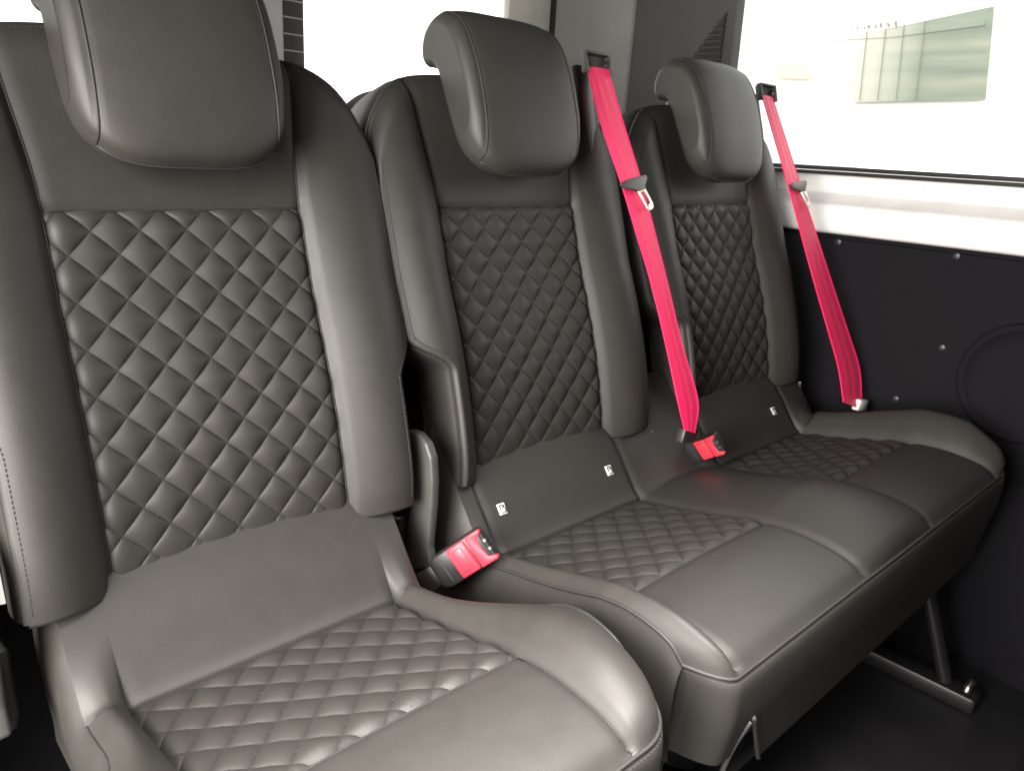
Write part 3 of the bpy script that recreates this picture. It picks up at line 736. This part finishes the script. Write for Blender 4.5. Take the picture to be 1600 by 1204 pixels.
def build_belt(i, label, left, right, ns, tongue_px, anchor):
    P = lambda q, n: px_back(i, q[0], q[1], n)
    Ls = [P(q, n) for q, n in zip(left, ns)]; Rs = [P(q, n) for q, n in zip(right, ns)]
    bt = thing('seat_belt', label, 'seat belt', tuple((Ls[-1] + Rs[-1]) / 2), 'crimson seat belts hanging beside the seats')
    V, F = ribbon(Ls, Rs); mesh_obj('webbing', V, F, M['belt'], bt)
    # guide bezel on a post behind the shoulder
    g = (Ls[0] + Rs[0]) / 2; wdir = (Rs[0] - Ls[0]); wdir /= np.linalg.norm(wdir)
    g0, ax, wd, n = frame_from(g + YB * .006, YB, wdir)
    gd = [box(g0 + ax * .016, wd * .031, ax * .0018, n * .006, .001), box(g0 - ax * .010 - n * .006, wd * .029, ax * .003, n * .005, .001), box(g0 - wd * .030, wd * .0018, ax * .017, n * .006, .001), box(g0 + wd * .030, wd * .0018, ax * .017, n * .006, .001)]
    V, F = merge(*gd); gu = mesh_obj('belt_guide', V, F, M['gplastic'], bt, sharp=40)
    V, F = box(g0 + ax * .004 - n * .008, wd * .028, ax * .011, n * .003, .001); mesh_obj('guide_insert', V, F, M['pillar'], gu, sharp=40)
    V, F = box(g0 + wd * .024 + ax * .002 - n * .001, wd * .007 + ax * .004, ax * .004, n * .004, .001); mesh_obj('guide_button', V, F, M['plastic'], gu, sharp=40)
    V, F = box(g0 - ax * .07 - n * .03 - wd * .012, wd * .018, ax * .075, n * .010, .006); mesh_obj('guide_post', V, F, M['plastic'], bt, sharp=40)
    # tongue
    t0 = P(tongue_px, np.interp(tongue_px[1], [q[1] for q in left], ns) + .004); tang = Ls[3] - Ls[1]
    tang = tang / np.linalg.norm(tang); t0, wd, ax, n = frame_from(t0, wdir - .12 * tang, -tang)
    ax = -ax if ax @ YB > 0 else ax        # ax points down the belt
    if wd[0] < 0: wd = -wd
    def pol(pts, th, off): return prism([t0 + wd * a + ax * b + n * off for a, b in pts], n * th, .0008, 2)
    V, F = pol([(-.037, -.006), (-.024, -.010), (.026, -.012), (.036, -.011), (.035, -.004), (.026, .003), (.019, .012), (.002, .012), (-.010, .007), (-.030, .002)], .0055, .001); tg = mesh_obj('tongue', V, F, M['gplastic'], bt, sharp=40)
    # steel blade with a slot: four bars
    bars = [[(.001, .010), (.006, .010), (.014, .042), (.009, .044)], [(.018, .009), (.023, .008), (.031, .038), (.026, .040)], [(.004, .009), (.021, .009), (.0215, .013), (.005, .014)], [(.0105, .038), (.028, .034), (.030, .042), (.024, .046), (.012, .047)]]
    V, F = merge(*[pol(b_, .0022, .0026) for b_ in bars]); mesh_obj('tongue_plate', V, F, M['steel'], tg, sharp=40)
    # anchor
    a0 = (Ls[-1] + Rs[-1]) / 2; V, F = box(a0 + (np.array([.012, .012, -.012]) if i == 1 else np.array([.038, .0, -.004])), (.022, 0, -.004), (0, .008, 0), (.003, 0, .012), .003); mesh_obj('anchor_cover', V, F, M[anchor], bt, sharp=40)
    return bt
build_belt(1, 'crimson seat belt hanging between the two backrests of the double seat',
           [(917, 104), (938, 190), (970, 284), (993, 360), (1017, 440), (1041, 540), (1059, 625), (1070, 672)],
           [(950, 108), (974, 190), (1003, 284), (1023, 360), (1043, 440), (1067, 540), (1091, 625), (1086, 676)],
           [.03, .045, .062, .07, .078, .088, .10, .104], (989, 290), 'plastic')
build_belt(2, 'crimson seat belt hanging against the right wall beside the farthest backrest',
           [(1190, 148), (1208, 210), (1230, 286), (1250, 360), (1272, 440), (1295, 520), (1310, 575), (1318, 628)],
           [(1208, 152), (1228, 215), (1252, 290), (1276, 365), (1301, 443), (1327, 522), (1344, 578), (1347, 640)],
           [.03, .045, .065, .075, .09, .105, .113, .118], (1246, 293), 'white_tag')

def build_buckle(label, p0, ax, wd, scale=1, stalk='steel'):
    p0, ax, wd, n = frame_from(p0, ax, wd); s = scale
    bk = thing('seat_belt_buckle', label, 'buckle', tuple(p0 - ax * .08 * s), 'black seat belt buckles with red buttons')
    V, F = prism([p0 + (ax * a + wd * b) * s + n * .012 * s for a, b in ((-.062, -.020), (-.050, -.025), (.022, -.026), (.028, -.022), (.028, .022), (.022, .026), (-.050, .025), (-.062, .020))], -n * .026 * s, .003 * s, 2)
    mesh_obj('housing', V, F, M['plastic'], bk, sharp=50)
    V, F = box(p0 + (ax * -.043 + n * .0124) * s, ax * .0008 * s, wd * .018 * s, n * .0006 * s); mesh_obj('housing_line', V, F, M['gplastic'], bk, smooth=False)
    V, F = box(p0 + (ax * -.012 + n * .0105) * s, ax * .0155 * s, wd * .0235 * s, n * .005 * s, .003 * s, 3); rb = mesh_obj('release_button', V, F, M['redbtn'], bk, sharp=50)
    V, F = box(p0 + (ax * -.012 + n * .0150) * s, ax * .008 * s, wd * .017 * s, n * .0014 * s, .0013 * s, 2); mesh_obj('button_pad', V, F, M['redbtn'], rb, sharp=50)
    V, F = prism([p0 + (ax * a + wd * b) * s + n * .005 * s for a, b in ((.006, -.024), (.031, -.024), (.031, -.019), (.022, -.015), (.020, .0), (.022, .015), (.034, .020), (.033, .0245), (.006, .024))], n * .0085 * s, .0012 * s, 2)
    mesh_obj('slot_surround', V, F, M['redbtn'], bk, sharp=50)
    V, F = box(p0 + (ax * .0245 + n * .004) * s, ax * .006 * s, wd * .02 * s, n * .006 * s, .001); mesh_obj('slot', V, F, M['black_print'], bk, smooth=False)
    for b in (-.006, .007):
        V, F = box(p0 + (ax * .0285 + wd * b + n * .0085) * s, ax * .0025 * s, wd * .0018 * s, n * .002 * s); mesh_obj('latch_tab', V, F, M['steel'], bk, smooth=False)
    V, F = box(p0 + (ax * -.075 + n * -.001) * s, ax * .018 * s, wd * .016 * s, n * .004 * s, .002); mesh_obj('stalk', V, F, M[stalk], bk, sharp=40)
    V, F = box(p0 + (ax * -.12 + n * -.004) * s, ax * .04 * s, wd * .014 * s, n * .003 * s, .002); mesh_obj('stalk_strap', V, F, M['plastic'], bk, sharp=40)
    return bk
A1 = .80 * CR + .56 * CU; W1 = .52 * CR - .80 * CU
pb = px_x(-.215, 738, 862)
build_buckle('larger red and black belt buckle in the gap beside the nearest seat', pb, A1 - .25 * CF, W1, .95)
pb = px_x(.325, 1110, 696)
build_buckle('smaller red and black belt buckle at the foot of the middle belt', pb, .55 * CR + .30 * CU - .78 * CF, .62 * CR - .72 * CU - .1 * CF, .78, 'plastic')
